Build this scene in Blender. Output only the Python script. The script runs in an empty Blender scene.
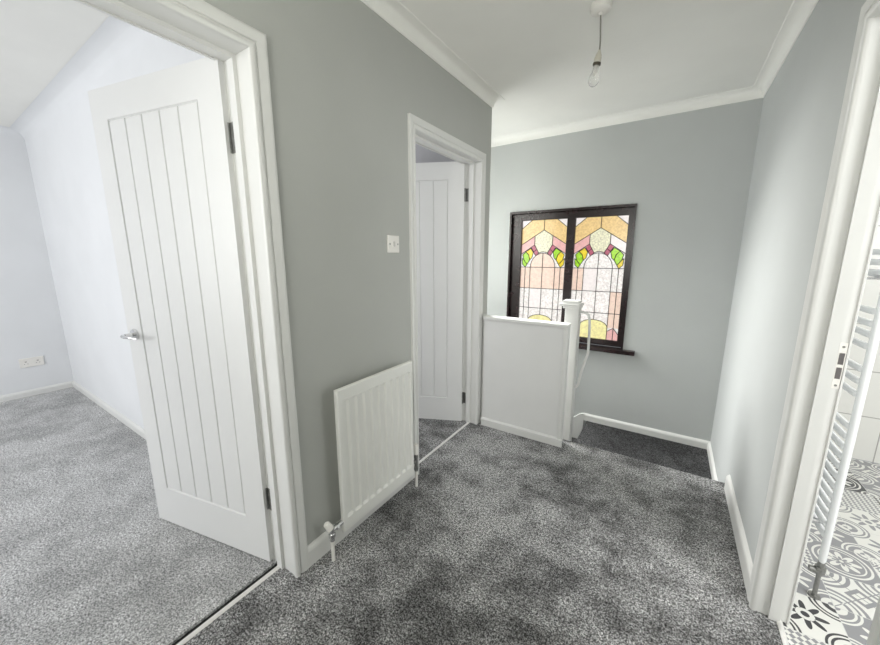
import bpy, bmesh, math, random
from mathutils import Vector, Matrix
random.seed(4)
C = bpy.context.scene.collection
PI = math.pi

# ---------------------------------------------------------------- node helpers
def new_mat(name):
    m = bpy.data.materials.new(name); m.use_nodes = True
    nt = m.node_tree
    return m, nt, nt.nodes['Principled BSDF']
def noise(nt, scale, detail=2.0, rough=0.5, coord='Object', stretch=None):
    tc = nt.nodes.new('ShaderNodeTexCoord'); n = nt.nodes.new('ShaderNodeTexNoise')
    n.inputs['Scale'].default_value = scale; n.inputs['Detail'].default_value = detail; n.inputs['Roughness'].default_value = rough
    if stretch:
        mp = nt.nodes.new('ShaderNodeMapping'); mp.inputs['Scale'].default_value = stretch
        nt.links.new(tc.outputs[coord], mp.inputs['Vector']); nt.links.new(mp.outputs[0], n.inputs['Vector'])
    else: nt.links.new(tc.outputs[coord], n.inputs['Vector'])
    return n
def ramp(nt, src, stops):
    r = nt.nodes.new('ShaderNodeValToRGB'); e = r.color_ramp.elements
    e[0].position, e[0].color = stops[0][0], (*stops[0][1], 1); e[1].position, e[1].color = stops[-1][0], (*stops[-1][1], 1)
    for p, c in stops[1:-1]:
        x = e.new(p); x.color = (*c, 1)
    nt.links.new(src, r.inputs['Fac']); return r
def bump(nt, src, bsdf, strength, dist):
    b = nt.nodes.new('ShaderNodeBump'); b.inputs['Strength'].default_value = strength; b.inputs['Distance'].default_value = dist
    nt.links.new(src, b.inputs['Height']); nt.links.new(b.outputs[0], bsdf.inputs['Normal'])
def simple(name, col, rough=0.5, metal=0.0, var=0.03, scale=6.0, bmp=0.0, bscale=60.0, spec=None):
    m, nt, b = new_mat(name)
    n = noise(nt, scale, 3)
    lo = tuple(c * (1 - var) for c in col); hi = tuple(min(1, c * (1 + var)) for c in col)
    r = ramp(nt, n.outputs['Fac'], [(0.3, lo), (0.7, hi)])
    nt.links.new(r.outputs[0], b.inputs['Base Color'])
    b.inputs['Roughness'].default_value = rough; b.inputs['Metallic'].default_value = metal
    if spec is not None: b.inputs['Specular IOR Level'].default_value = spec
    if bmp:
        n2 = noise(nt, bscale, 4, 0.6); bump(nt, n2.outputs['Fac'], b, bmp, 0.002)
    return m
def mth(nt, op, a, b=None, c=None):
    n = nt.nodes.new('ShaderNodeMath'); n.operation = op
    for i, v in enumerate((a, b, c)):
        if v is None: continue
        if isinstance(v, (int, float)): n.inputs[i].default_value = v
        else: nt.links.new(v, n.inputs[i])
    return n.outputs[0]

M = {}
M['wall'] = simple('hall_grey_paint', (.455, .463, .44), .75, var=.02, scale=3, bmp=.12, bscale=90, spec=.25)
M['wall_lit'] = simple('lightened_hall_grey_paint', (.505, .522, .515), .75, var=.02, scale=3, bmp=.12, bscale=90, spec=.25)  # same hall paint, lightened in colour to brighten the back and right walls
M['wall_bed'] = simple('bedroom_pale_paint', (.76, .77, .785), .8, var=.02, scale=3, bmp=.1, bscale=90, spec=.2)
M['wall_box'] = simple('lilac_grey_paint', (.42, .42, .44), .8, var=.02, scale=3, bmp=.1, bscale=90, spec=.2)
M['ceil'] = simple('ceiling_white', (.86, .855, .82), .85, var=.015, scale=4, bmp=.25, bscale=35, spec=.15)
M['gloss'] = simple('white_satin_woodwork', (.72, .72, .70), .35, var=.01, scale=5, bmp=.03, bscale=30)
M['door'] = simple('white_door_paint', (.73, .73, .72), .42, var=.01, scale=5, bmp=.05, bscale=120)
M['rad'] = simple('radiator_enamel', (.80, .80, .765), .3, var=.01)
M['plastic'] = simple('white_plastic', (.82, .80, .76), .3, var=.01)
M['chrome'] = simple('chrome', (.75, .75, .76), .15, 1.0, var=.03)
M['steel'] = simple('brushed_steel', (.30, .30, .29), .35, .9, var=.15, scale=60)
M['dark'] = simple('near_black', (.015, .015, .015), .8)
M['slot'] = simple('dark_plastic', (.12, .11, .11), .5)
M['cord'] = simple('cord_grey', (.22, .21, .19), .5)
M['wood'] = simple('dark_varnished_wood', (.017, .008, .009), .24, var=.5, scale=14)
M['alu'] = simple('threshold_metal', (.80, .79, .77), .35, .3, var=.06, scale=80)
M['tilew'] = None

def carpet(name, c0, c1, c2, patch, sc=175):
    m, nt, b = new_mat(name)
    n1 = noise(nt, sc, 3.5, .82)
    n5 = noise(nt, 80, 3, .8)
    n2 = noise(nt, 1.7, 3, .6)
    n4 = noise(nt, 8, 3, .65)
    g = mth(nt, 'ADD', mth(nt, 'MULTIPLY', n1.outputs['Fac'], .68), mth(nt, 'MULTIPLY', n5.outputs['Fac'], .32))
    r = ramp(nt, g, [(.425, c0), (.50, c1), (.575, c2)])
    s = mth(nt, 'ADD', mth(nt, 'MULTIPLY', n2.outputs['Fac'], .6), mth(nt, 'MULTIPLY', n4.outputs['Fac'], .4))
    p = ramp(nt, s, [(.41, (patch,) * 3), (.57, (1,) * 3)])
    mx = nt.nodes.new('ShaderNodeMix'); mx.data_type = 'RGBA'; mx.blend_type = 'MULTIPLY'; mx.inputs[0].default_value = 1
    nt.links.new(r.outputs[0], mx.inputs[6]); nt.links.new(p.outputs[0], mx.inputs[7])
    nt.links.new(mx.outputs[2], b.inputs['Base Color'])
    b.inputs['Roughness'].default_value = 1; b.inputs['Specular IOR Level'].default_value = .03
    bump(nt, g, b, .8, .008)
    return m
M['carpet'] = carpet('grey_twist_carpet', (.045, .045, .046), (.28, .277, .276), (.90, .90, .90), .36)
M['carpet_stair'] = carpet('shaded_stair_carpet', (.018, .018, .019), (.07, .07, .071), (.19, .19, .195), .6)  # landing carpet with the shade of the lower level put into its colour
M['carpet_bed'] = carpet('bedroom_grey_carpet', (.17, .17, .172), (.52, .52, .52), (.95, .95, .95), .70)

def wall_tile(name):
    m, nt, b = new_mat(name)
    tc = nt.nodes.new('ShaderNodeTexCoord'); sp = nt.nodes.new('ShaderNodeSeparateXYZ'); nt.links.new(tc.outputs['Object'], sp.inputs[0])
    u = mth(nt, 'ADD', sp.outputs[0], sp.outputs[1])
    cb = nt.nodes.new('ShaderNodeCombineXYZ'); nt.links.new(u, cb.inputs[0]); nt.links.new(sp.outputs[2], cb.inputs[1])
    br = nt.nodes.new('ShaderNodeTexBrick'); nt.links.new(cb.outputs[0], br.inputs['Vector'])
    br.inputs['Scale'].default_value = 1; br.inputs['Brick Width'].default_value = .6; br.inputs['Row Height'].default_value = .3
    br.inputs['Mortar Size'].default_value = .003; br.offset = 0.5
    br.inputs['Color1'].default_value = (.78, .775, .74, 1); br.inputs['Color2'].default_value = (.80, .795, .76, 1); br.inputs['Mortar'].default_value = (.42, .41, .39, 1)
    nt.links.new(br.outputs['Color'], b.inputs['Base Color']); b.inputs['Roughness'].default_value = .25
    return m
M['tilew'] = wall_tile('cream_wall_tiles')

def floor_tile(name, S, ox, oy):
    m, nt, b = new_mat(name)
    tc = nt.nodes.new('ShaderNodeTexCoord'); sp = nt.nodes.new('ShaderNodeSeparateXYZ'); nt.links.new(tc.outputs['Object'], sp.inputs[0])
    f = lambda op, a, c=None: mth(nt, op, a, c)
    X = f('DIVIDE', f('SUBTRACT', sp.outputs[0], ox), S); Y = f('DIVIDE', f('SUBTRACT', sp.outputs[1], oy), S)
    ix = f('FLOOR', X); iy = f('FLOOR', Y)
    x = f('SUBTRACT', f('SUBTRACT', X, ix), .5); y = f('SUBTRACT', f('SUBTRACT', Y, iy), .5)
    ax = f('ABSOLUTE', x); ay = f('ABSOLUTE', y)
    r = f('SQRT', f('ADD', f('MULTIPLY', x, x), f('MULTIPLY', y, y)))
    a = f('ARCTAN2', y, x)
    def band(v, c, w): return f('LESS_THAN', f('ABSOLUTE', f('SUBTRACT', v, c)), w)
    def orr(*v):
        o = v[0]
        for q in v[1:]: o = f('MAXIMUM', o, q)
        return o
    def xor(p, q): return f('ABSOLUTE', f('SUBTRACT', p, q))
    # distance from a tile corner
    cx = f('SUBTRACT', .5, ax); cy = f('SUBTRACT', .5, ay)
    rc = f('SQRT', f('ADD', f('MULTIPLY', cx, cx), f('MULTIPLY', cy, cy)))
    petals = f('LESS_THAN', r, f('ADD', .10, f('MULTIPLY', f('ABSOLUTE', f('COSINE', f('MULTIPLY', a, 4))), .20)))
    hole = f('LESS_THAN', r, f('ADD', .05, f('MULTIPLY', f('ABSOLUTE', f('COSINE', f('MULTIPLY', a, 4))), .10)))
    pA = xor(orr(band(r, .43, .02), band(r, .345, .012), xor(petals, hole), band(rc, .16, .02), f('LESS_THAN', rc, .09)), f('LESS_THAN', r, .035))
    s1 = f('ADD', ax, ay); s2 = f('SUBTRACT', ax, ay)
    pB = f('GREATER_THAN', f('MULTIPLY', f('SINE', f('MULTIPLY', f('ADD', x, y), 31.4)), f('SINE', f('MULTIPLY', f('SUBTRACT', x, y), 31.4))), 0)
    star = f('LESS_THAN', r, f('ADD', .22, f('MULTIPLY', f('COSINE', f('MULTIPLY', a, 8)), .10)))
    pC = orr(xor(xor(star, f('LESS_THAN', r, .13)), f('LESS_THAN', r, .06)), band(rc, .34, .018), band(rc, .27, .018), xor(f('LESS_THAN', rc, .17), f('LESS_THAN', rc, .08)))
    wv = f('SINE', f('ADD', f('MULTIPLY', ax, 44), f('MULTIPLY', f('SINE', f('MULTIPLY', ay, 30)), 2.4)))
    wv2 = f('SINE', f('ADD', f('MULTIPLY', ay, 44), f('MULTIPLY', f('SINE', f('MULTIPLY', ax, 30)), 2.4)))
    pD = f('GREATER_THAN', f('MULTIPLY', wv, wv2), -.12)
    pE = xor(orr(band(rc, .44, .03), band(rc, .34, .02), xor(f('LESS_THAN', s1, .24), f('LESS_THAN', s1, .14)), band(f('ABSOLUTE', s2), 0.0, .012)), f('LESS_THAN', f('ABSOLUTE', f('SUBTRACT', rc, .22)), .03))
    wn = nt.nodes.new('ShaderNodeTexWhiteNoise'); wn.noise_dimensions = '2D'
    cb = nt.nodes.new('ShaderNodeCombineXYZ'); nt.links.new(ix, cb.inputs[0]); nt.links.new(iy, cb.inputs[1]); nt.links.new(cb.outputs[0], wn.inputs['Vector'])
    h = wn.outputs['Value']
    tot = None
    for k, p in enumerate((pA, pB, pC, pD, pE)):
        sel = f('MULTIPLY', f('GREATER_THAN', h, k * .2), f('LESS_THAN', h, k * .2 + .2))
        t = f('MULTIPLY', sel, p); tot = t if tot is None else f('ADD', tot, t)
    inv = f('GREATER_THAN', f('FRACT', f('MULTIPLY', h, 37.0)), .6)
    val = xor(tot, inv)
    dk = f('GREATER_THAN', f('FRACT', f('MULTIPLY', h, 91.0)), .86)
    mxd = nt.nodes.new('ShaderNodeMix'); mxd.data_type = 'RGBA'; nt.links.new(dk, mxd.inputs[0])
    mxd.inputs[6].default_value = (.30, .30, .315, 1); mxd.inputs[7].default_value = (.05, .05, .055, 1)
    mx = nt.nodes.new('ShaderNodeMix'); mx.data_type = 'RGBA'; nt.links.new(val, mx.inputs[0])
    nt.links.new(mxd.outputs[2], mx.inputs[6]); mx.inputs[7].default_value = (.80, .795, .76, 1)
    g = f('GREATER_THAN', f('MAXIMUM', ax, ay), .494)
    mg = nt.nodes.new('ShaderNodeMix'); mg.data_type = 'RGBA'; nt.links.new(g, mg.inputs[0])
    nt.links.new(mx.outputs[2], mg.inputs[6]); mg.inputs[7].default_value = (.66, .66, .65, 1)
    nt.links.new(mg.outputs[2], b.inputs['Base Color']); b.inputs['Roughness'].default_value = .35
    return m
M['tilef'] = floor_tile('patterned_floor_tiles', .2055, .652, 1.77)

def glass(name, col, strength=1.0, mott=.12, scale=45):
    m, nt, b = new_mat(name)
    n = noise(nt, scale, 3, .7)
    lo = tuple(c * (1 - mott * 1.6) for c in col); hi = tuple(min(1.0, c * (1 + mott)) for c in col)
    r = ramp(nt, n.outputs['Fac'], [(.38, lo), (.62, hi)])
    nt.links.new(r.outputs[0], b.inputs['Emission Color']); b.inputs['Base Color'].default_value = (*[c * .25 for c in col], 1)
    b.inputs['Emission Strength'].default_value = strength * .84; b.inputs['Roughness'].default_value = .12  # panes glow by themselves in place of daylight from behind
    bump(nt, n.outputs['Fac'], b, .3, .003)
    return m
GL = {
 'clear': glass('leaded_clear', (.90, .84, .81), 1.05, .16, 60), 'peach': glass('leaded_peach', (.95, .72, .60), .95, .08),
 'amber': glass('leaded_amber', (.95, .66, .30), .9, .12, 60), 'pink': glass('leaded_pink', (.90, .52, .50), .9, .08),
 'rose': glass('leaded_rose', (.60, .16, .24), .8, .12), 'vase': glass('leaded_vase', (.86, .82, .60), .95, .20, 70),
 'green': glass('leaded_green', (.42, .78, .05), .9, .15), 'yellow': glass('leaded_yellow', (.95, .72, .06), .9, .12),
 'lemon': glass('leaded_lemon', (.93, .84, .40), .95, .12), 'pale': glass('leaded_pale', (.95, .88, .86), .95, .05)}
M['lead'] = simple('lead_came', (.05, .045, .04), .5, .5)

# ---------------------------------------------------------------- mesh helpers
def bm_new(): return bmesh.new()
def add_box(bm, x0, x1, y0, y1, z0, z1, bev=0.0, mi=0):
    vs = [bm.verts.new((x, y, z)) for x in (x0, x1) for y in (y0, y1) for z in (z0, z1)]
    F = [(0, 1, 3, 2), (4, 6, 7, 5), (0, 4, 5, 1), (2, 3, 7, 6), (0, 2, 6, 4), (1, 5, 7, 3)]
    fs = [bm.faces.new([vs[i] for i in f]) for f in F]
    for f in fs: f.material_index = mi
    if bev:
        es = list({e for f in fs for e in f.edges})
        bmesh.ops.bevel(bm, geom=es, offset=bev, segments=2, affect='EDGES', profile=.5)
    return vs
def add_tube(bm, pts, r, seg=12, cap=True):
    pts = [Vector(p) for p in pts]; rings = []
    rr = r if isinstance(r, (list, tuple)) else [r] * len(pts)
    up = None
    for i, p in enumerate(pts):
        t = (pts[min(i + 1, len(pts) - 1)] - pts[max(i - 1, 0)]).normalized()
        if up is None:
            up = Vector((0, 0, 1)) if abs(t.z) < .9 else Vector((0, 1, 0))
        a = t.cross(up).normalized(); b = a.cross(t).normalized(); up = b
        rings.append([bm.verts.new(p + (a * math.cos(k * 2 * PI / seg) + b * math.sin(k * 2 * PI / seg)) * rr[i]) for k in range(seg)])
    for i in range(len(rings) - 1):
        for k in range(seg):
            bm.faces.new((rings[i][k], rings[i][(k + 1) % seg], rings[i + 1][(k + 1) % seg], rings[i + 1][k]))
    if cap:
        bm.faces.new(rings[0][::-1]); bm.faces.new(rings[-1])
def add_lathe(bm, prof, o=(0, 0, 0), seg=24, mat=None):
    o = Vector(o); rings = []
    for r, z in prof:
        ring = []
        for k in range(seg):
            v = Vector((r * math.cos(2 * PI * k / seg), r * math.sin(2 * PI * k / seg), z))
            if mat: v = mat @ v
            ring.append(bm.verts.new(o + v))
        rings.append(ring)
    for i in range(len(rings) - 1):
        for k in range(seg):
            bm.faces.new((rings[i][k], rings[i][(k + 1) % seg], rings[i + 1][(k + 1) % seg], rings[i + 1][k]))
    bm.faces.new(rings[0][::-1]); bm.faces.new(rings[-1])
def sweep(bm, path, prof, closed=False):
    """path: list of (x, y); prof: list of (n, z) n = distance along the left normal. Mitred joints."""
    P = [Vector(p) for p in path]; rings = []
    for i, p in enumerate(P):
        ns = []
        if i > 0: d = (P[i] - P[i - 1]).normalized(); ns.append(Vector((-d.y, d.x)))
        if i < len(P) - 1: d = (P[i + 1] - P[i]).normalized(); ns.append(Vector((-d.y, d.x)))
        n = ns[0] if len(ns) == 1 else (ns[0] + ns[1]) / (1 + ns[0].dot(ns[1]))
        rings.append([bm.verts.new((p.x + n.x * a, p.y + n.y * a, z)) for a, z in prof])
    k = len(prof)
    for i in range(len(rings) - 1):
        for j in range(k):
            bm.faces.new((rings[i][j], rings[i + 1][j], rings[i + 1][(j + 1) % k], rings[i][(j + 1) % k]))
    bm.faces.new(rings[0]); bm.faces.new(rings[-1][::-1])
def obj(name, bm, m, parent=None, smooth=False, kind=None):
    bmesh.ops.recalc_face_normals(bm, faces=bm.faces)
    me = bpy.data.meshes.new(name); bm.to_mesh(me); bm.free()
    for x in (m if isinstance(m, (list, tuple)) else [m]): me.materials.append(x)
    if smooth:
        for p in me.polygons: p.use_smooth = True
        if smooth != 'all': me.set_sharp_from_angle(angle=math.radians(38))
    o = bpy.data.objects.new(name, me); C.objects.link(o)
    if parent: o.parent = parent; o.matrix_parent_inverse = Matrix.Translation(parent.location).inverted() if False else Matrix.Identity(4)
    if kind: o['kind'] = kind
    return o
def tag(o, label, cat, group=None, kind=None):
    o['label'] = label; o['category'] = cat
    if group: o['group'] = group
    if kind: o['kind'] = kind
    return o
def thing(name, label, cat, loc=(0, 0, 0), rotz=0, group=None, kind=None):
    o = bpy.data.objects.new(name, None); C.objects.link(o); o.empty_display_size = .1
    o.location = loc; o.rotation_euler = (0, 0, rotz)
    return tag(o, label, cat, group, kind)
def boxobj(name, m, boxes, parent=None, bev=0.0, kind=None):
    bm = bm_new()
    for b in boxes: add_box(bm, *b, bev=bev)
    return obj(name, bm, m, parent, kind=kind)
def local(bm, root):
    """world-space bmesh -> the root's own space"""
    mt = (Matrix.Translation(root.location) @ Matrix.Rotation(root.rotation_euler.z, 4, 'Z')).inverted()
    bmesh.ops.transform(bm, matrix=mt, verts=bm.verts); return bm

# ---------------------------------------------------------------- dimensions
LW, RW, BY = -1.195, .395, 3.35        # hall faces of left, right and back walls
ZB, ZC = 2.362, 2.425                   # coving foot, ceiling
T = 2.0
S = 'structure'

# ---------------------------------------------------------------- room shell
def wall(name, boxes, m, label):
    return tag(boxobj(name, m, boxes), label, 'wall', kind=S)
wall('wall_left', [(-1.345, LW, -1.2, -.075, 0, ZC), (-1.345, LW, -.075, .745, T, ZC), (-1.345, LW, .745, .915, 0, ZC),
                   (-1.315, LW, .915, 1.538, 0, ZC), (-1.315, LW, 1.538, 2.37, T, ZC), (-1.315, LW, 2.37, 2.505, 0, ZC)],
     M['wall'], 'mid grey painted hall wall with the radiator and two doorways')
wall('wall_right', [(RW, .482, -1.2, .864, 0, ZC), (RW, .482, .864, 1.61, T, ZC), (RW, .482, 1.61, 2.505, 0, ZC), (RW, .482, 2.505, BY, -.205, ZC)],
     M['wall_lit'], 'grey painted wall running past the bathroom doorway down to the stairs')
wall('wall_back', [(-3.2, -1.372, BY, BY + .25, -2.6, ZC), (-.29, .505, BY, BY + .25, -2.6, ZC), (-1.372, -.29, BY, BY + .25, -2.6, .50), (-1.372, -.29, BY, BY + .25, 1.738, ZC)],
     M['wall_lit'], 'grey stairwell wall holding the stained glass window')
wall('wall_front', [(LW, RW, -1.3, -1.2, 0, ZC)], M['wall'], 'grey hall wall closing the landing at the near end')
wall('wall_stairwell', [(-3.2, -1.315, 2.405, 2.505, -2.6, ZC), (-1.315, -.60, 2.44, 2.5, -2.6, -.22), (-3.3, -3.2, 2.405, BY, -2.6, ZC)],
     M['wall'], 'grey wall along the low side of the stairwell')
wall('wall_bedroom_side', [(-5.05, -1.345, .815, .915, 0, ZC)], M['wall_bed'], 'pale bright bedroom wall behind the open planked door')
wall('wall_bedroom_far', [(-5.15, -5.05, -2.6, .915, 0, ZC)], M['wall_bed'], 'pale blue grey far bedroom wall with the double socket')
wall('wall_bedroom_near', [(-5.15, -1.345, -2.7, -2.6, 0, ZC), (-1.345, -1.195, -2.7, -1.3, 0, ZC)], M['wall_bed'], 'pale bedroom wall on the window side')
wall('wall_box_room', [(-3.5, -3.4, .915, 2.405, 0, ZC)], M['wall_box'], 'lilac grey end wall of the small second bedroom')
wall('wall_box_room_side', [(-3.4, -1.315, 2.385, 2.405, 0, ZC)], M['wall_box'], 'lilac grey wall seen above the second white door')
wall('wall_bathroom_back', [(.482, 2.7, 3.28, 3.38, 0, ZC)], M['tilew'], 'cream large format tiled back wall of the bathroom')
wall('wall_bathroom_side', [(2.6, 2.7, 0, 3.28, 0, ZC), (.482, 2.7, -.1, 0, 0, ZC)], M['tilew'], 'cream tiled outer wall of the bathroom')

for nm, b, lb, m in [('ceiling', (-3.3, .505, -1.3, BY + .1, ZC, ZC + .08), 'off-white textured hall ceiling with the bare pendant bulb', 'ceil'),
               ('ceiling_bedroom', (-5.15, -1.345, -2.7, .915, ZC + .001, ZC + .08), 'white bedroom ceiling seen over the first door', 'ceil'),
               ('ceiling_bathroom', (.505, 2.7, -.1, 3.38, ZC, ZC + .08), 'white ceiling over the tiled bathroom', 'ceil')]:
    if nm == 'ceiling':
        bx = [(-1.345, .505, -1.3, .915, ZC, ZC + .08), (-3.5, .505, .915, 3.6, ZC, ZC + .08)]
    else: bx = [b]
    tag(boxobj(nm, M[m], bx), lb, 'ceiling', kind=S)

def slab(name, boxes, m, label, bev=0.0):
    return tag(boxobj(name, m, boxes, bev=bev), label, 'floor', kind=S)
# hall carpet with a rounded nosing at the stair edge
bm = bm_new()
prof = [(-1.2, 0), (2.478, 0), (2.492, -.003), (2.502, -.011), (2.506, -.022), (2.500, -.034), (2.488, -.040), (2.484, -.05), (2.484, -.204), (-1.2, -.204)]
def prism_x(bm, prof, x0, x1):
    a = [bm.verts.new((x0, y, z)) for y, z in prof]; b = [bm.verts.new((x1, y, z)) for y, z in prof]
    n = len(prof)
    for i in range(n): bm.faces.new((a[i], a[(i + 1) % n], b[(i + 1) % n], b[i]))
    bm.faces.new(a[::-1]); bm.faces.new(b)
prism_x(bm, prof, -.499, RW)
prism_x(bm, [(-1.2, 0), (2.480, 0), (2.480, -.204), (-1.2, -.204)], -1.195, -.499)
add_box(bm, -1.293, -1.195, -.045, .715, -.204, 0)
add_box(bm, -1.243, -1.195, 1.57, 2.34, -.204, 0)
add_box(bm, RW, .452, .894, 1.58, -.204, 0)
tag(obj('floor', bm, M['carpet'], smooth=True), 'speckled dark grey carpet of the upstairs landing', 'carpet', kind=S)
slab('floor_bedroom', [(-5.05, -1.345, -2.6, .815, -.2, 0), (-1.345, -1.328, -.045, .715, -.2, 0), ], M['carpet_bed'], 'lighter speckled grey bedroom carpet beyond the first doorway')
slab('floor_box_room', [(-3.4, -1.315, .915, 2.385, -.2, 0), (-1.315, -1.259, 1.57, 2.34, -.2, 0)], M['carpet'], 'speckled grey carpet of the second bedroom beyond the thin strip')
slab('floor_bathroom', [(.482, 2.6, 0, 3.28, -.2, -.002), (.468, .482, .894, 1.58, -.2, -.002)], M['tilef'], 'grey and white patterned tiles on the bathroom floor')
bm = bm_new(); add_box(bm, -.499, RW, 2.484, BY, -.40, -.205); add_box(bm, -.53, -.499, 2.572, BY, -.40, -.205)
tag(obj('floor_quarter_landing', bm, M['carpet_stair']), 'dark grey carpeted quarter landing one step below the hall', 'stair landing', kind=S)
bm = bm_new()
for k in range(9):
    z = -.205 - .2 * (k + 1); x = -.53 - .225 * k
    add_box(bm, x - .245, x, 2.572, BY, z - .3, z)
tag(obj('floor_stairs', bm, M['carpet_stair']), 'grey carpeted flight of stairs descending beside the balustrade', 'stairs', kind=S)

# recessed near-black stripe and metal strip of the bedroom doorway
t = thing('threshold_strip', 'silver threshold strip with a dark stripe in the bedroom doorway', 'threshold strip', (-1.31, .335, 0))
bm = bm_new(); add_box(bm, -1.328, -1.303, -.045, .715, -.2, -.012); obj('stripe', local(bm, t), M['dark'], t)
bm = bm_new(); prism = [(-1.304, -.01), (-1.302, .002), (-1.296, .0045), (-1.290, .0045), (-1.283, .0005), (-1.283, -.01)]
def prism_y(bm, prof, y0, y1):
    a = [bm.verts.new((x, y0, z)) for x, z in prof]; b = [bm.verts.new((x, y1, z)) for x, z in prof]; n = len(prof)
    for i in range(n): bm.faces.new((a[i], a[(i + 1) % n], b[(i + 1) % n], b[i]))
    bm.faces.new(a[::-1]); bm.faces.new(b)
prism_y(bm, prism, -.045, .715); obj('metal_bar', local(bm, t), M['alu'], t)
bm = bm_new(); prism_y(bm, [(-1.260, -.15), (-1.259, .003), (-1.253, .006), (-1.247, .005), (-1.242, .001), (-1.242, -.15)], 1.57, 2.34)
tag(obj('threshold_strip', bm, M['alu']), 'thin pale threshold strip between landing and second bedroom carpet', 'threshold strip')
bm = bm_new(); prism_y(bm, [(.451, -.15), (.452, .003), (.458, .006), (.464, .005), (.470, .0), (.470, -.15)], .894, 1.58)
tag(obj('threshold_strip', bm, M['alu']), 'white threshold strip where landing carpet meets patterned tiles', 'threshold strip')

# ---------------------------------------------------------------- coving and skirting
r_ = ZC - ZB
cov = [(0, ZB)] + [(.004, ZB), (.008, ZB + .004)] + [(.008 + (r_ - .012) * (1 - math.cos(a)), ZB + .004 + (r_ - .008) * math.sin(a)) for a in [PI / 2 * k / 6 for k in range(1, 7)]] + [(r_ + .002, ZC - .004), (r_ + .006, ZC), (0, ZC)]
def coving(name, path, label, m='ceil'):
    bm = bm_new(); sweep(bm, path, cov); tag(obj(name, bm, M[m], smooth=True), label, 'coving', kind=S)
coving('trim_1', [(RW, -1.2), (RW, BY), (-3.2, BY)], 'off-white curved coving over the right wall and stairwell wall')
coving('trim_2', [(-3.2, 2.505), (LW, 2.505), (LW, -1.2)], 'off-white curved coving over the grey wall with the radiator')
cov = [(0, ZC - .085)] + [(.09 * (1 - math.cos(PI / 2 * k / 8)), ZC - .085 + .085 * math.sin(PI / 2 * k / 8)) for k in range(9)] + [(0, ZC)]
coving('trim_3', [(-1.345, .815), (-5.05, .815), (-5.05, -2.6)], 'white curved coving around the bedroom ceiling', 'wall_bed')
def skirt(name, path, z0, h, label, ends=None):
    bm = bm_new()
    sweep(bm, path, [(0, z0), (.016, z0), (.016, z0 + h - .022), (.013, z0 + h - .012), (.006, z0 + h - .003), (.003, z0 + h), (0, z0 + h)])
    return tag(obj(name, bm, M['gloss']), label, 'skirting board', kind=S)
skirt('baseboard_left', [(LW, 1.526), (LW, .772)], 0, .095, 'white skirting board under the radiator')
skirt('baseboard_right', [(RW, 1.636), (RW, 2.42)], 0, .095, 'white skirting board beside the bathroom doorway')
skirt('baseboard_stairwell', [(RW, 2.506), (RW, BY), (-.56, BY)], -.205, .068, 'white skirting board around the quarter landing')
skirt('baseboard_bedroom', [(-1.345, .815), (-5.05, .815), (-5.05, -2.6)], 0, .06, 'white skirting board around the bedroom carpet')
# sloping stair string on the back wall
bm = bm_new()
pts = [(-.56, -.137), (-.60, -.155), (-2.6, -1.90), (-2.6, -2.3), (-.56, -.45)]
a = [bm.verts.new((x, BY, z)) for x, z in pts]; b = [bm.verts.new((x, BY - .02, z)) for x, z in pts]
for i in range(5): bm.faces.new((a[i], a[(i + 1) % 5], b[(i + 1) % 5], b[i]))
bm.faces.new(a); bm.faces.new(b[::-1])
tag(obj('trim_4', bm, M['gloss']), 'white sloping stair string where the stairs start down', 'stair string', kind=S)

# ---------------------------------------------------------------- doorways
def architrave(bm, X, sgn, y0, y1, zt, w=.058, t=.018, wl=None):
    """frame around an opening in the plane x = X; sgn = side the room is on"""
    prof = [(-.004, 0), (-.004, t * .55), (-.001, t * .85), (.005, t), (.012, t), (.015, t * .9), (.017, t * .55), (.021, t * .55), (.023, t * .8), (w - .014, t * .95), (w - .008, t), (w - .003, t * .93), (w, t * .8), (w, 0)]
    rings = []
    for (oy, oz) in [(-1, None), (-1, 1), (1, 1), (1, None)]:
        ring = []
        for u, v in prof:
            ul = u if wl is None else (u * wl / w if u > 0 else u)
            y = (y0 - ul) if oy < 0 else (y1 + u); z = 0.0 if oz is None else zt + u
            ring.append(bm.verts.new((X + sgn * v, y, z)))
        rings.append(ring)
    k = len(prof)
    for i in range(3):
        for j in range(k): bm.faces.new((rings[i][j], rings[i + 1][j], rings[i + 1][(j + 1) % k], rings[i][(j + 1) % k]))
    bm.faces.new(rings[0]); bm.faces.new(rings[-1][::-1])
def uframe(bm, x0, x1, y0, y1, zt, th, inward=False):
    s = -1 if inward else 1
    a0, a1 = sorted((y0, y0 - s * th)); add_box(bm, x0, x1, a0, a1, 0, zt + (th if not inward else 0))
    b0, b1 = sorted((y1, y1 + s * th)); add_box(bm, x0, x1, b0, b1, 0, zt + (th if not inward else 0))
    c0, c1 = sorted((zt, zt + s * th)); add_box(bm, x0, x1, (y0 if not inward else a1), (y1 if not inward else b0), c0, c1)

def doorway(root, xr, xb, stop0, stop1, y0, y1, zt, sgn, back_t=.018, wl=None):
    """root, room face x, back face x, stop x-range"""
    bm = bm_new(); uframe(bm, min(xr, xb), max(xr, xb), y0, y1, zt, .0295); obj('lining', local(bm, root), M['gloss'], root)
    bm = bm_new(); uframe(bm, stop0, stop1, y0, y1, zt, .013, True); obj('door_stop', local(bm, root), M['gloss'], root)
    bm = bm_new(); architrave(bm, xr, sgn, y0, y1, zt, wl=wl); obj('architrave', local(bm, root), M['gloss'], root, smooth=True)
    if True:
        bm = bm_new(); architrave(bm, xb, -sgn, y0, y1, zt, t=back_t); obj('architrave', local(bm, root), M['gloss'], root, smooth=True)

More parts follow.
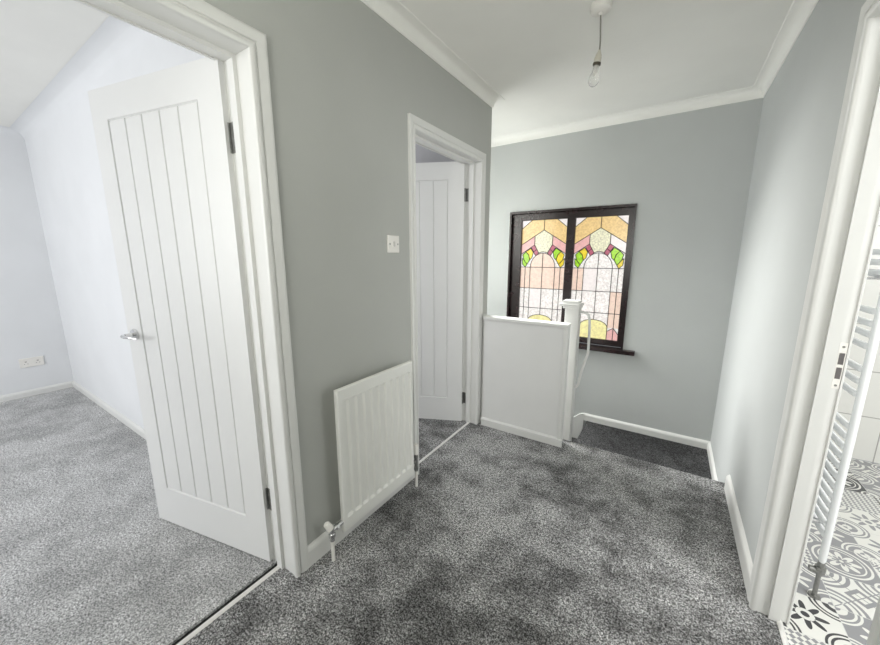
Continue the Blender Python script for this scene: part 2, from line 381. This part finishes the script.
def leaf_mesh(W, H, th, grooves, z0, z1):
    """hall face on -Y(local), leaf along +X(local) from the hinge, thickness toward +Y"""
    bm = bm_new()
    gw = .0045
    xs = [0.0]
    for g in grooves: xs += [g - gw, g, g + gw]
    xs += [W]
    zs = [0.0, z0 - gw, z0, z0 + gw, z1 - gw, z1, z1 + gw, H]
    def depth(i, j):
        x, z = xs[i], zs[j]
        inner = z0 - 1e-6 <= z <= z1 + 1e-6
        if not inner: return 0.0
        if x < grooves[0] - 1e-6 or x > grooves[-1] + 1e-6: return 0.0
        at_g = any(abs(x - g) < 1e-6 for g in grooves)
        if at_g: return .0075
        if j in (2, 5): return .006
        return .0015
    for side in (0, 1):
        g = {}
        for i in range(len(xs)):
            for j in range(len(zs)):
                d = depth(i, j); g[i, j] = bm.verts.new((xs[i], d if side == 0 else th - d, zs[j]))
        for i in range(len(xs) - 1):
            for j in range(len(zs) - 1):
                bm.faces.new((g[i, j], g[i + 1, j], g[i + 1, j + 1], g[i, j + 1]))
        if side == 0: f = g
        else: bk = g
    nx, nz = len(xs), len(zs)
    for i in range(nx - 1):
        for j in (0, nz - 1): bm.faces.new((f[i, j], f[i + 1, j], bk[i + 1, j], bk[i, j]))
    for j in range(nz - 1):
        for i in (0, nx - 1): bm.faces.new((f[i, j], f[i, j + 1], bk[i, j + 1], bk[i, j]))
    return bm
GR = [.1207 + .1035 * k for k in range(6)]

def lever(bm, s, z, y, sign):
    """rose and sprung lever on a leaf face at local y; sign = outward direction along y; lever lies toward the hinge"""
    rot = Matrix.Rotation(PI / 2 * sign * -1, 4, 'X') if sign > 0 else Matrix.Rotation(PI / 2, 4, 'X')
    add_lathe(bm, [(.0, 0), (.026, 0), (.026, .006), (.023, .009), (.009, .010), (.009, .040), (.0, .040)], (s, y, z), 24, rot)
    o = y + sign * .042
    add_tube(bm, [(s + .006, o - sign * .004, z), (s - .004, o + sign * .008, z), (s - .03, o + sign * .016, z + .001), (s - .07, o + sign * .016, z + .001), (s - .105, o + sign*.010, z - .003)], [.007, .0085, .008, .006, .004], 12)

def make_leaf(parent, P, d, W, name='door_leaf'):
    """P: hinge corner of the hall face (x, y) in world, d: unit direction; leaf built in its own frame and parented"""
    ang = math.atan2(d[1], d[0])
    bm = leaf_mesh(W, 1.975, .035, GR, .197, 1.852)
    # leaf local +Y must point away from the hall viewer
    if True:
        bmesh.ops.scale(bm, vec=(1, -1, 1), verts=bm.verts)
    leaf = obj(name, bm, M['door'], parent)
    leaf.location = (P[0] - parent.location.x, P[1] - parent.location.y, .006); leaf.rotation_euler = (0, 0, ang)
    bm = bm_new(); lever(bm, .69, .965, 0, 1); h = obj('lever_handle', bm, M['chrome'], leaf, smooth=True)
    bm = bm_new(); lever(bm, .69, .965, -.035, -1); obj('lever_handle', bm, M['chrome'], leaf, smooth=True)
    return leaf

# bedroom doorway (door_1)
D1 = thing('door_1', 'open white planked bedroom door with chrome lever handle, nearest the viewer', 'door', (-1.27, .335, 0), kind=S)
doorway(D1, LW, -1.345, -1.303, -1.268, -.045, .715, 1.969, 1)
make_leaf(D1, (-1.342, .693), (-.9772, -.2123), .742)
for z in (1.727, .305):
    bm = bm_new(); add_box(bm, -1.344, -1.310, .712, .7155, z - .05, z + .05); add_tube(bm, [(-1.349, .709, z - .05), (-1.349, .709, z + .05)], .0055, 10)
    for k in (-.03, 0, .03): add_tube(bm, [(-1.325, .7125, z + k), (-1.325, .7105, z + k)], .004, 8)
    obj('hinge', local(bm, D1), M['steel'], D1)
# second bedroom doorway (door_2)
D2 = thing('door_2', 'white planked door ajar in the doorway beyond the radiator', 'door', (-1.25, 1.96, 0), kind=S)
doorway(D2, LW, -1.315, -1.272, -1.24, 1.568, 2.340, 1.969, 1, wl=.042)
make_leaf(D2, (-1.306, 2.312), (-.908, -.418), .742)
for z in (1.755, .20):
    bm = bm_new(); add_box(bm, -1.313, -1.286, 2.3375, 2.3405, z - .045, z + .045); add_tube(bm, [(-1.306, 2.326, z - .045), (-1.306, 2.326, z + .045)], .007, 10)
    obj('hinge', local(bm, D2), M['steel'], D2)
# bathroom doorway (door_3)
D3 = thing('door_3', 'white doorframe of the bathroom entrance with lock keep plate', 'door frame', (.45, 1.24, 0), kind=S)
doorway(D3, RW, .482, .429, .460, .894, 1.580, 1.969, -1, back_t=.007)
bm = bm_new(); add_box(bm, .463, .481, 1.577, 1.5802, .905, 1.055, bev=.0008); kp = obj('keep_plate', local(bm, D3), M['plastic'], D3)
bm = bm_new(); add_box(bm, .466, .478, 1.5762, 1.578, .985, 1.022); add_box(bm, .466, .478, 1.5762, 1.578, .938, .975); obj('latch_hole', local(bm, D3), M['slot'], kp)
bm = bm_new()
for z in (.916, 1.042): add_tube(bm, [(.472, 1.5775, z), (.472, 1.5758, z)], .0035, 10)
obj('screw', local(bm, D3), M['steel'], kp)

# ---------------------------------------------------------------- stained glass window
WX0, WX1, WZ0, WZ1 = -1.372, -.29, .50, 1.738
W = thing('window_1', 'dark framed two light stained glass window above the stairs', 'window', ((WX0 + WX1) / 2, BY, WZ0), kind=S)
bm = bm_new()
D0, D1y = BY - .012, BY + .12
add_box(bm, WX0, WX0 + .016, D0, D1y, WZ0 + .03, WZ1 - .02); add_box(bm, WX1 - .016, WX1, D0, D1y, WZ0 + .03, WZ1 - .02)
add_box(bm, WX0, WX1, D0, D1y, WZ1 - .02, WZ1)
obj('lining', local(bm, W), M['wood'], W)
FY0, FY1 = BY + .028, BY + .085
gx = [(-1.262, -.838), (-.764, -.345)]; gz0, gz1 = .582, 1.655
bm = bm_new()
add_box(bm, WX0 + .016, gx[0][0], FY0, FY1, WZ0 + .03, WZ1 - .02, bev=.004)
add_box(bm, gx[0][1], gx[1][0], FY0, FY1, gz0 - .02, gz1 + .02, bev=.004)
add_box(bm, gx[1][1], WX1 - .016, FY0, FY1, WZ0 + .03, WZ1 - .02, bev=.004)
add_box(bm, WX0 + .016, WX1 - .016, FY0 + .001, FY1, gz1, WZ1 - .02, bev=.004)
add_box(bm, WX0 + .016, WX1 - .016, FY0 + .001, FY1, WZ0 + .03, gz0, bev=.004)
obj('window_frame', local(bm, W), M['wood'], W)
bm = bm_new(); add_box(bm, WX0 - .07, -.195, BY - .055, FY0 + .02, WZ0 - .012, WZ0 + .024, bev=.004)
obj('window_sill', local(bm, W), M['wood'], W)

def arc(cu, cv, ru, rv, a0, a1, n=10):
    return [(cu + ru * math.cos(math.radians(a0 + (a1 - a0) * k / n)), cv - rv * math.sin(math.radians(a0 + (a1 - a0) * k / n))) for k in range(n + 1)]
def sym(p): return [(1 - u, v) for u, v in p][::-1]
def pane_design(k):
    a = 'peach' if k == 0 else 'clear'
    P = []   # (polygon, glass)
    P.append(([(0, 0), (1, 0), (1, 1), (0, 1)], 'clear'))
    P.append(([(0, .0), (1, .0), (1, .21), (.5, .085), (0, .21)], 'amber'))
    P.append(([(0, 0), (.21, 0), (0, .068)], 'pale')); P.append(([(1, 0), (.79, 0), (1, .068)], 'pale'))
    band = [(0, .21), (.30, .135), (.30, .213), (0, .292)]
    P.append((band, 'pink')); P.append((sym(band), 'pink' if k == 0 else 'pale'))
    P.append(([(.5, .085), (.70, .135), (.70, .213), (.60, .283), (.5, .272), (.40, .283), (.30, .213), (.30, .135)], 'vase'))
    arch = arc(.5, .41, .28, .125, 0, 180, 16)
    P.append(([(.22, .41)] + [(.22, .6), (.78, .6), (.78, .41)] + arch[1:-1], a if k == 0 else 'clear'))
    P.append(([(.0, .41), (.22, .41), (.22, .6), (0, .6)], 'peach' if k == 0 else 'clear')); P.append(([(.78, .41), (1, .41), (1, .6), (.78, .6)], 'peach' if k == 0 else 'clear'))
    if k == 0: P.append(([(0, .6), (.22, .6), (.22, .78), (0, .78)], 'clear')); P.append(([(.24, .6), (.5, .6), (.5, .78), (.24, .78)], 'pale'))
    else: P.append(([(.22, .41), (.5, .41), (.5, .6), (.22, .6)], 'pale')); P.append(([(.78, .6), (1, .6), (1, .9), (.78, .9)], 'peach')); P.append(([(.0, .41), (.22, .41), (.22, .6), (0, .6)], 'peach'))
    # rose squares
    for c in (0, 1):
        for q in ([(.30, .213), (.355, .250), (.28, .275), (.225, .238)], [(.355, .250), (.405, .285), (.335, .310), (.28, .275)]):
            P.append((q if c == 0 else sym(q), 'rose'))
    # leaves
    L1 = [(.03, .30), (.10, .272), (.17, .30), (.20, .345), (.14, .385), (.06, .345)]
    L2 = [(.10, .272), (.215, .243), (.275, .278), (.25, .325), (.20, .345), (.17, .30)]
    L3 = [(.02, .33), (.06, .345), (.14, .385), (.10, .41), (.03, .385)]
    for c in (0, 1):
        g = (('green', 'yellow', 'green') if (c == 0) else (('yellow', 'green', 'yellow') if k == 0 else ('green', 'green', 'yellow')))
        for q, m in zip((L1, L2, L3), g): P.append((q if c == 0 else sym(q), m))
    bot = [(.22, 1), (.78, 1), (.78, .90)] + arc(.5, .90, .28, .06, 0, 180, 12)[1:-1] + [(.22, .90)]
    P.append((bot, 'lemon'))
    P.append(([(.78, 1), (1, 1), (1, .95), (.90, .90), (.78, .93)], 'pink')); P.append((sym([(.78, 1), (1, 1), (1, .95), (.90, .90), (.78, .93)]), 'pink'))
    Ls = [[(0, .068), (.21, 0)], [(1, .068), (.79, 0)], [(.5, 0), (.5, .085)], [(0, .21), (.5, .085), (1, .21)],
          [(.30, .135), (.30, .213), (.40, .283), (.5, .272), (.60, .283), (.70, .213), (.70, .135)],
          [(0, .292), (.30, .213)], [(1, .292), (.70, .213)], arch, [(0, .41), (1, .41)], [(0, .60), (1, .60)], [(0, .78), (1, .78)],
          [(.22, .41), (.22, 1)], [(.78, .41), (.78, 1)], [(.5, .285), (.5, .84)], [(.10, .41), (.10, 1)], [(.90, .41), (.90, 1)],
          arc(.5, .90, .28, .06, 0, 180, 12), [(.78, .93), (.90, .90), (1, .95)], [(.22, .93), (.10, .90), (0, .95)]]
    for c in (0, 1):
        for q in ([(.225, .238), (.335, .310), (.405, .285)], [(.28, .275), (.355, .250)], L1 + L1[:1], L2 + L2[:1], L3 + L3[:1]):
            Ls.append(q if c == 0 else sym(q))
    return P, Ls
for k, (x0, x1) in enumerate(gx):
    P, Ls = pane_design(k)
    names = list(GL); bm = bm_new()
    y = FY0 + .028
    for i, (poly, g) in enumerate(P):
        off = 0 if i == 0 else .0002 + .00012 * i
        f = bm.faces.new([bm.verts.new((x0 + (x1 - x0) * u, y - off, gz1 + (gz0 - gz1) * v)) for u, v in poly]); f.material_index = names.index(g)
    me = bpy.data.meshes.new('pane'); local(bm, W).to_mesh(me); bm.free()
    for n in names: me.materials.append(GL[n])
    o = bpy.data.objects.new('pane', me); C.objects.link(o); o.parent = W; o['label'] = 'leaded glass with amber, peach and green pieces'
    bm = bm_new()
    for line in Ls:
        for (u0, v0), (u1, v1) in zip(line, line[1:]):
            a = Vector((x0 + (x1 - x0) * u0, y - .005, gz1 + (gz0 - gz1) * v0)); b = Vector((x0 + (x1 - x0) * u1, y - .005, gz1 + (gz0 - gz1) * v1))
            add_tube(bm, [a, b], .0032, 6)
    obj('lead_lines', local(bm, W), M['lead'], o)

# ---------------------------------------------------------------- half-height balustrade and newel
t = thing('balustrade_panel', 'white solid half-height balustrade panel guarding the stairs', 'balustrade', (-.86, 2.38, 0))
bm = bm_new(); add_box(bm, -1.150, -.537, 2.369, 2.439, 0, .852); add_box(bm, LW + .001, -1.149, 2.402, 2.438, 0, .851); obj('panel', local(bm, t), simple('white_panel_paint', (.74, .74, .73), .5, var=.015), t)
bm = bm_new(); add_box(bm, -1.152, -.534, 2.352, 2.440, .852, .876, bev=.004); add_box(bm, LW + .001, -1.149, 2.402, 2.439, .851, .875); obj('top_rail', local(bm, t), M['gloss'], t)
bm = bm_new(); add_box(bm, -.561, -.534, 2.357, 2.376, .0, .852, bev=.004); obj('edge_bead', local(bm, t), M['gloss'], t)
bm = bm_new(); sweep(bm, [(-.526, 2.369), (-1.152, 2.369)][::1], [(0, 0), (.016, 0), (.016, .052), (.006, .062), (0, .062)]); obj('skirting', local(bm, t), M['gloss'], t)
t = thing('newel_post', 'square white newel post with a flat moulded cap', 'newel post', (-.547, 2.526, 0))
bm = bm_new(); add_box(bm, -.592, -.501, 2.482, 2.570, -.9, .99, bev=.004); obj('post', local(bm, t), M['gloss'], t)
bm = bm_new()
add_box(bm, -.606, -.494, 2.472, 2.580, .968, .987, bev=.004); add_box(bm, -.628, -.492, 2.456, 2.596, .983, 1.001, bev=.005); add_box(bm, -.612, -.504, 2.474, 2.576, .999, 1.021, bev=.005)
obj('cap', local(bm, t), M['gloss'], t)

def spline(pts, n=8):
    P = [Vector(p) for p in pts]; P = [P[0] * 2 - P[1]] + P + [P[-1] * 2 - P[-2]]; out = []
    for i in range(1, len(P) - 2):
        for k in range(n):
            q = k / n; p0, p1, p2, p3 = P[i - 1:i + 3]
            out.append(.5 * ((2 * p1) + (p2 - p0) * q + (2 * p0 - 5 * p1 + 4 * p2 - p3) * q * q + (3 * p1 - p0 - 3 * p2 + p3) * q ** 3))
    out.append(P[-2]); return out
t = thing('grab_rail', 'bent white tubular grab rail fixed to the newel post', 'grab rail', (-.479, 2.50, .4))
gy = 2.52
bm = bm_new(); add_tube(bm, spline([(-.497, gy, .945), (-.462, gy, .940), (-.443, gy, .925), (-.434, gy, .88), (-.431, gy, .82), (-.429, gy, .70), (-.430, gy, .655), (-.444, gy, .60), (-.466, gy, .50), (-.476, gy, .43), (-.492, gy, .40)]), .0085, 12)
obj('rail', local(bm, t), M['gloss'], t, smooth='all')
bm = bm_new(); add_box(bm, -.5005, -.495, gy - .018, gy + .018, .915, .965, bev=.002); obj('mounting_plate', local(bm, t), M['gloss'], t)

# ---------------------------------------------------------------- radiator
t = thing('radiator', 'white panel radiator with ten vertical channels on the grey wall', 'radiator', (-1.13, 1.165, .125))
ry0, ry1, rz0, rz1, rxf, rxb = .914, 1.427, .100, .772, -1.108, -1.128
NCH = 10
bm = bm_new()
marg = .018; pitch_ = (ry1 - ry0 - 2 * marg) / NCH
ys, dep = [ry0, ry0 + .004], [.005, 0]
for k in range(NCH):
    a = ry0 + marg + k * pitch_
    for u, dd in ((.08, 0), (.24, .0105), (.76, .0105), (.92, 0)): ys.append(a + u * pitch_); dep.append(dd)
ys += [ry1 - .004, ry1]; dep += [0, .005]
zs = [(rz0, 0, .005), (rz0 + .004, 0, 0), (rz0 + .062, 0, 0), (rz0 + .072, 1, 0), (rz1 - .061, 1, 0), (rz1 - .052, 0, 0), (rz1 - .004, 0, 0), (rz1, 0, .005)]
g = {}
for i, (y, d) in enumerate(zip(ys, dep)):
    for j, (z, on, ed) in enumerate(zs):
        dd = max(ed, d if (on or i in (0, len(ys) - 1)) else 0)
        g[i, j] = bm.verts.new((rxf - dd, y, z))
for i in range(len(ys) - 1):
    for j in range(len(zs) - 1): bm.faces.new((g[i, j], g[i + 1, j], g[i + 1, j + 1], g[i, j + 1]))
bd = [g[i, 0] for i in range(len(ys))] + [g[len(ys) - 1, j] for j in range(1, len(zs))] + [g[i, len(zs) - 1] for i in range(len(ys) - 2, -1, -1)] + [g[0, j] for j in range(len(zs) - 2, 0, -1)]
back = [bm.verts.new((rxb, v.co.y, v.co.z)) for v in bd]
for i in range(len(bd)): bm.faces.new((bd[i], bd[(i + 1) % len(bd)], back[(i + 1) % len(bd)], back[i]))
bm.faces.new(back)
obj('panel', local(bm, t), M['rad'], t)
bm = bm_new()
for y in (ry0 + .07, ry1 - .07): bm = bm_new(); add_box(bm, LW + .001, rxb, y - .012, y + .012, rz0 + .05, rz1 - .06); obj('wall_bracket', local(bm, t), M['rad'], t)
# left thermostatic valve
v = bm_new(); add_tube(v, [(-1.122, .856, .150), (-1.122, .918, .150)], .010, 14); add_tube(v, [(-1.122, .856, .10), (-1.122, .856, .163)], .011, 14); add_tube(v, [(-1.122, .856, .118), (-1.122, .856, .135)], .015, 6)
add_tube(v, [(-1.122, .878, .150), (-1.122, .888, .150)], .0145, 6)
va = obj('valve_body', local(v, t), M['chrome'], t, smooth=True)
v = bm_new(); dr = Vector((-.15, -.38, .8)).normalized(); q = Vector((-1.122, .856, .150))
add_tube(v, [q + dr * .010, q + dr * .013, q + dr * .044, q + dr * .048], [.012, .016, .014, .011], 18); obj('valve_cap', local(v, t), M['plastic'], va, smooth=True)
v = bm_new(); add_tube(v, [(-1.122, .856, -.01), (-1.122, .856, .105)], .0085, 12); obj('pipe', local(v, t), M['plastic'], t, smooth=True)
v = bm_new(); add_tube(v, [(-1.122, 1.463, .165), (-1.122, 1.42, .165)], .009, 14); add_tube(v, [(-1.122, 1.463, .10), (-1.122, 1.463, .205)], .010, 14); add_tube(v, [(-1.122, 1.463, .108), (-1.122, 1.463, .125)], .014, 6); add_tube(v, [(-1.122, 1.463, .185), (-1.122, 1.463, .200)], .013, 6)
vb = obj('valve_body', local(v, t), M['steel'], t, smooth=True)
v = bm_new(); add_tube(v, [(-1.122, 1.463, .205), (-1.122, 1.463, .212), (-1.122, 1.463, .262), (-1.122, 1.463, .268)], [.012, .0155, .014, .010], 16); obj('valve_cap', local(v, t), M['plastic'], vb, smooth=True)
v = bm_new(); add_tube(v, [(-1.122, 1.463, -.01), (-1.122, 1.463, .105)], .0085, 12); obj('pipe', local(v, t), M['plastic'], t, smooth=True)

# ---------------------------------------------------------------- light switch and socket
t = thing('light_switch', 'square white light switch on the grey wall above the radiator', 'light switch', (LW, 1.388, 1.38))
bm = bm_new(); add_box(bm, 0, .009, -.043, .043, -.043, .043, bev=.003); obj('face_plate', bm, M['plastic'], t)
bm = bm_new(); add_box(bm, .008, .0125, -.008, .008, -.013, .013, bev=.0015); obj('rocker', bm, simple('switch_rocker', (.62, .60, .57), .3), t)
for y in (-.030, .030):
    bm = bm_new(); add_tube(bm, [(.0085, y, 0), (.0098, y, 0)], .0042, 12); obj('screw', bm, M['steel'], t)
t = thing('wall_socket', 'white double plug socket low on the far bedroom wall', 'socket', (-5.05, .565, .325))
bm = bm_new(); add_box(bm, 0, .011, -.078, .078, -.043, .043, bev=.003); obj('face_plate', bm, M['plastic'], t)
for y in (-.038, .038):
    bm = bm_new(); add_box(bm, .011, .0115, y - .006, y + .006, .006, .012); add_box(bm, .011, .0115, y - .014, y - .008, -.014, -.010); add_box(bm, .011, .0115, y + .008, y + .014, -.014, -.010)
    obj('pin_hole', bm, M['slot'], t)
    bm = bm_new(); add_box(bm, .010, .015, y - .006 + .022 * (1 if y > 0 else -1), y + .006 + .022 * (1 if y > 0 else -1), .018, .034, bev=.001); obj('rocker', bm, M['plastic'], t)

# ---------------------------------------------------------------- pendant light
px, py = -.385, 1.905
t = thing('pendant_light', 'bare clear bulb on a grey cord below a white ceiling rose', 'pendant light', (px, py, ZC))
bm = bm_new(); add_lathe(bm, [(.0, 0), (.046, 0), (.046, -.010), (.043, -.024), (.034, -.031), (.010, -.033), (.008, -.042), (0, -.042)]); obj('ceiling_rose', bm, M['plastic'], t, smooth=True)
bm = bm_new(); add_tube(bm, spline([(0, 0, -.035), (.003, .001, -.09), (.006, .003, -.14), (.006, .003, -.185)]), .0034, 8); obj('cord', bm, M['cord'], t, smooth=True)
tilt = Matrix.Rotation(math.radians(9), 4, Vector((.55, .83, 0))) 
tilt = Matrix.Rotation(math.radians(14), 4, Vector((.547, -.0, 0)).normalized()) if False else Matrix.Rotation(math.radians(11), 4, Vector((.547, .837, 0))) @ Matrix.Diagonal((.9, .9, .84, 1))
org = (.006, .003, -.180)
bm = bm_new(); add_lathe(bm, [(0, .0), (.006, -.001), (.010, -.012), (.0155, -.026), (.0155, -.034), (.0175, -.036), (.0175, -.056), (.0165, -.060), (0, -.060)], org, 20, tilt); hold = obj('lamp_holder', bm, M['cord'].copy(), t, smooth=True)
hold.data.materials[0] = simple('aged_plastic', (.60, .57, .49), .4)
bm = bm_new(); add_lathe(bm, [(0, -.058), (.0185, -.058), (.0195, -.062), (.0195, -.068), (.0185, -.072), (0, -.072)], org, 20, tilt); obj('holder_ring', bm, simple('black_brass', (.08, .07, .05), .35, .6), t, smooth=True)
gm, gnt, gb = new_mat('clear_bulb_glass')
gb.inputs['Base Color'].default_value = (.93, .93, .90, 1); gb.inputs['Roughness'].default_value = .03; gb.inputs['Transmission Weight'].default_value = .75; gb.inputs['IOR'].default_value = 1.25
gn = noise(gnt, 20, 2); gr = ramp(gnt, gn.outputs['Fac'], [(.3, (.90, .90, .88)), (.7, (.97, .97, .95))]); gnt.links.new(gr.outputs[0], gb.inputs['Base Color'])
bm = bm_new(); add_lathe(bm, [(0, -.07), (.0125, -.072), (.0135, -.082), (.0155, -.095), (.020, -.108), (.0245, -.122), (.0270, -.136), (.0262, -.150), (.021, -.162), (.012, -.170), (.004, -.173), (0, -.1735)], org, 24, tilt)
bulb = obj('bulb', bm, gm, t, smooth='all')
bm = bm_new(); add_lathe(bm, [(0, -.072), (.0095, -.073), (.0085, -.10), (.003, -.125), (0, -.125)], org, 14, tilt); obj('filament_stem', bm, M['plastic'], bulb, smooth=True)

# ---------------------------------------------------------------- bathroom towel rail
t = thing('towel_rail', 'white ladder towel rail seen edge-on through the bathroom doorway', 'towel rail', (.60, 2.03, .1))
TX, TY0, TY1 = .600, 1.785, 2.26
whr = simple('towel_rail_enamel', (.85, .86, .87), .2)
for y in (TY0, TY1):
    bm = bm_new(); add_tube(bm, [(TX + .0, y, .155), (TX, y, .165), (TX, y, 1.36), (TX, y, 1.37)], [.008, .0115, .0115, .008], 16); obj('post', local(bm, t), whr, t, smooth=True)
zz = [1.335, 1.30, 1.265, 1.135, 1.092, 1.055, 1.013, .930, .885, .838, .715, .674, .634, .594, .554, .513, .472, .430, .39, .35, .31, .27]
for z in zz:
    bm = bm_new(); add_tube(bm, spline([(TX - .006, TY0, z), (TX - .009, TY0 + .06, z), (TX - .010, (TY0 + TY1) / 2, z), (TX - .009, TY1 - .06, z), (TX - .006, TY1, z)], 4), .0112, 10); obj('rung', local(bm, t), whr, t, smooth='all')
for y in (TY0 + .04, TY1 - .04):
    for z in (.30, 1.25):
        bm = bm_new(); add_tube(bm, [(.482, y, z), (TX, y, z)], .009, 10); add_tube(bm, [(.482, y, z), (.489, y, z)], .018, 14); obj('wall_bracket', local(bm, t), M['chrome'], t, smooth=True)
for y in (TY0, TY1):
    bm = bm_new(); add_tube(bm, [(TX, y, .155), (TX, y, .10)], .011, 12); add_tube(bm, [(TX, y, .135), (TX, y, .118)], .017, 8); add_tube(bm, [(TX - .03, y, .115), (TX + .012, y, .115)], .012, 12); add_tube(bm, [(TX, y, .10), (TX, y, -.01)], .0075, 10); add_tube(bm, [(TX, y, -.001), (TX, y, .006)], .018, 14)
    obj('valve', local(bm, t), M['steel'], t, smooth=True)

# ---------------------------------------------------------------- lights
def area(name, loc, target, sx, sy, power, col=(1, 1, 1), spread=180):
    l = bpy.data.lights.new(name, 'AREA'); l.shape = 'RECTANGLE'; l.size = sx; l.size_y = sy; l.energy = power; l.color = col; l.spread = math.radians(spread)
    o = bpy.data.objects.new(name, l); C.objects.link(o); o.location = loc
    o.rotation_euler = (Vector(target) - Vector(loc)).to_track_quat('-Z', 'Y').to_euler(); return o
area('bedroom_daylight', (-3.0, -2.5, 1.5), (-3.0, .8, 1.0), 2.0, 1.3, 62, (.97, .98, 1))
area('bathroom_daylight', (2.2, .35, 1.7), (.2, 1.9, .6), .9, 1.0, 38, (.98, .99, 1))
area('bathroom_side_fill', (2.4, 1.35, 1.5), (-1.2, 1.8, 1.0), .8, 1.0, 8, (.98, .99, 1))  # second lamp added in the bathroom to brighten the left hall wall
area('bathroom_ceiling_fill', (1.5, 1.7, 2.40), (1.5, 1.7, 0), .6, 1.6, 5)  # unseen fill below the bathroom ceiling
area('box_room_fill', (-2.5, 1.0, 1.5), (-1.8, 2.4, 1.2), 1.0, 1.0, 20, (.98, .98, 1))  # unseen fill by the inner partition, brightens the second door leaf
area('landing_fill', (-.4, -1.1, 1.5), (0, 2.8, .9), 1.3, 1.4, 15, (1, 1, .95))  # fill lamp added behind the camera, no window there
area('landing_ceiling_fill', (-.4, -.6, 1.55), (-.4, .3, 3), .8, .8, 11, (1, 1, .93))  # unseen lamp added behind the camera, bounces light off the ceiling
area('stairwell_fill', (-2.6, 2.95, 1.0), (.4, 2.8, .9), 1.8, .7, 42, (.98, 1, 1))  # added fill hidden behind the wall end, brightens right wall and ceiling
area('landing_floor_fill', (-1.8, 2.86, 1.8), (.15, 1.65, .0), .6, .6, 31, (1, 1, .98), 95)  # added lamp out of sight beside the window, brightens the landing carpet
w = bpy.data.worlds.new('world'); bpy.context.scene.world = w; w.use_nodes = True
w.node_tree.nodes['Background'].inputs[0].default_value = (.85, .92, 1, 1); w.node_tree.nodes['Background'].inputs[1].default_value = .6

# ---------------------------------------------------------------- camera
cam = bpy.data.cameras.new('camera'); co = bpy.data.objects.new('camera', cam); C.objects.link(co)
cam.sensor_width = 36; cam.lens = 351.05 * 36 / 880; cam.clip_start = .02; cam.clip_end = 50
co.location = (0, 0, 1.32)
co.rotation_euler = (math.radians(90 - 10.687), math.radians(-.04) * 0, math.radians(33.21))
bpy.context.scene.camera = co
sc = bpy.context.scene
sc.view_settings.view_transform = 'Standard'; sc.view_settings.look = 'None'; sc.view_settings.exposure = 0; sc.view_settings.gamma = 1
sc.cycles.max_bounces = 10; sc.cycles.diffuse_bounces = 6
try: sc.cycles.use_denoising = True
except Exception: pass
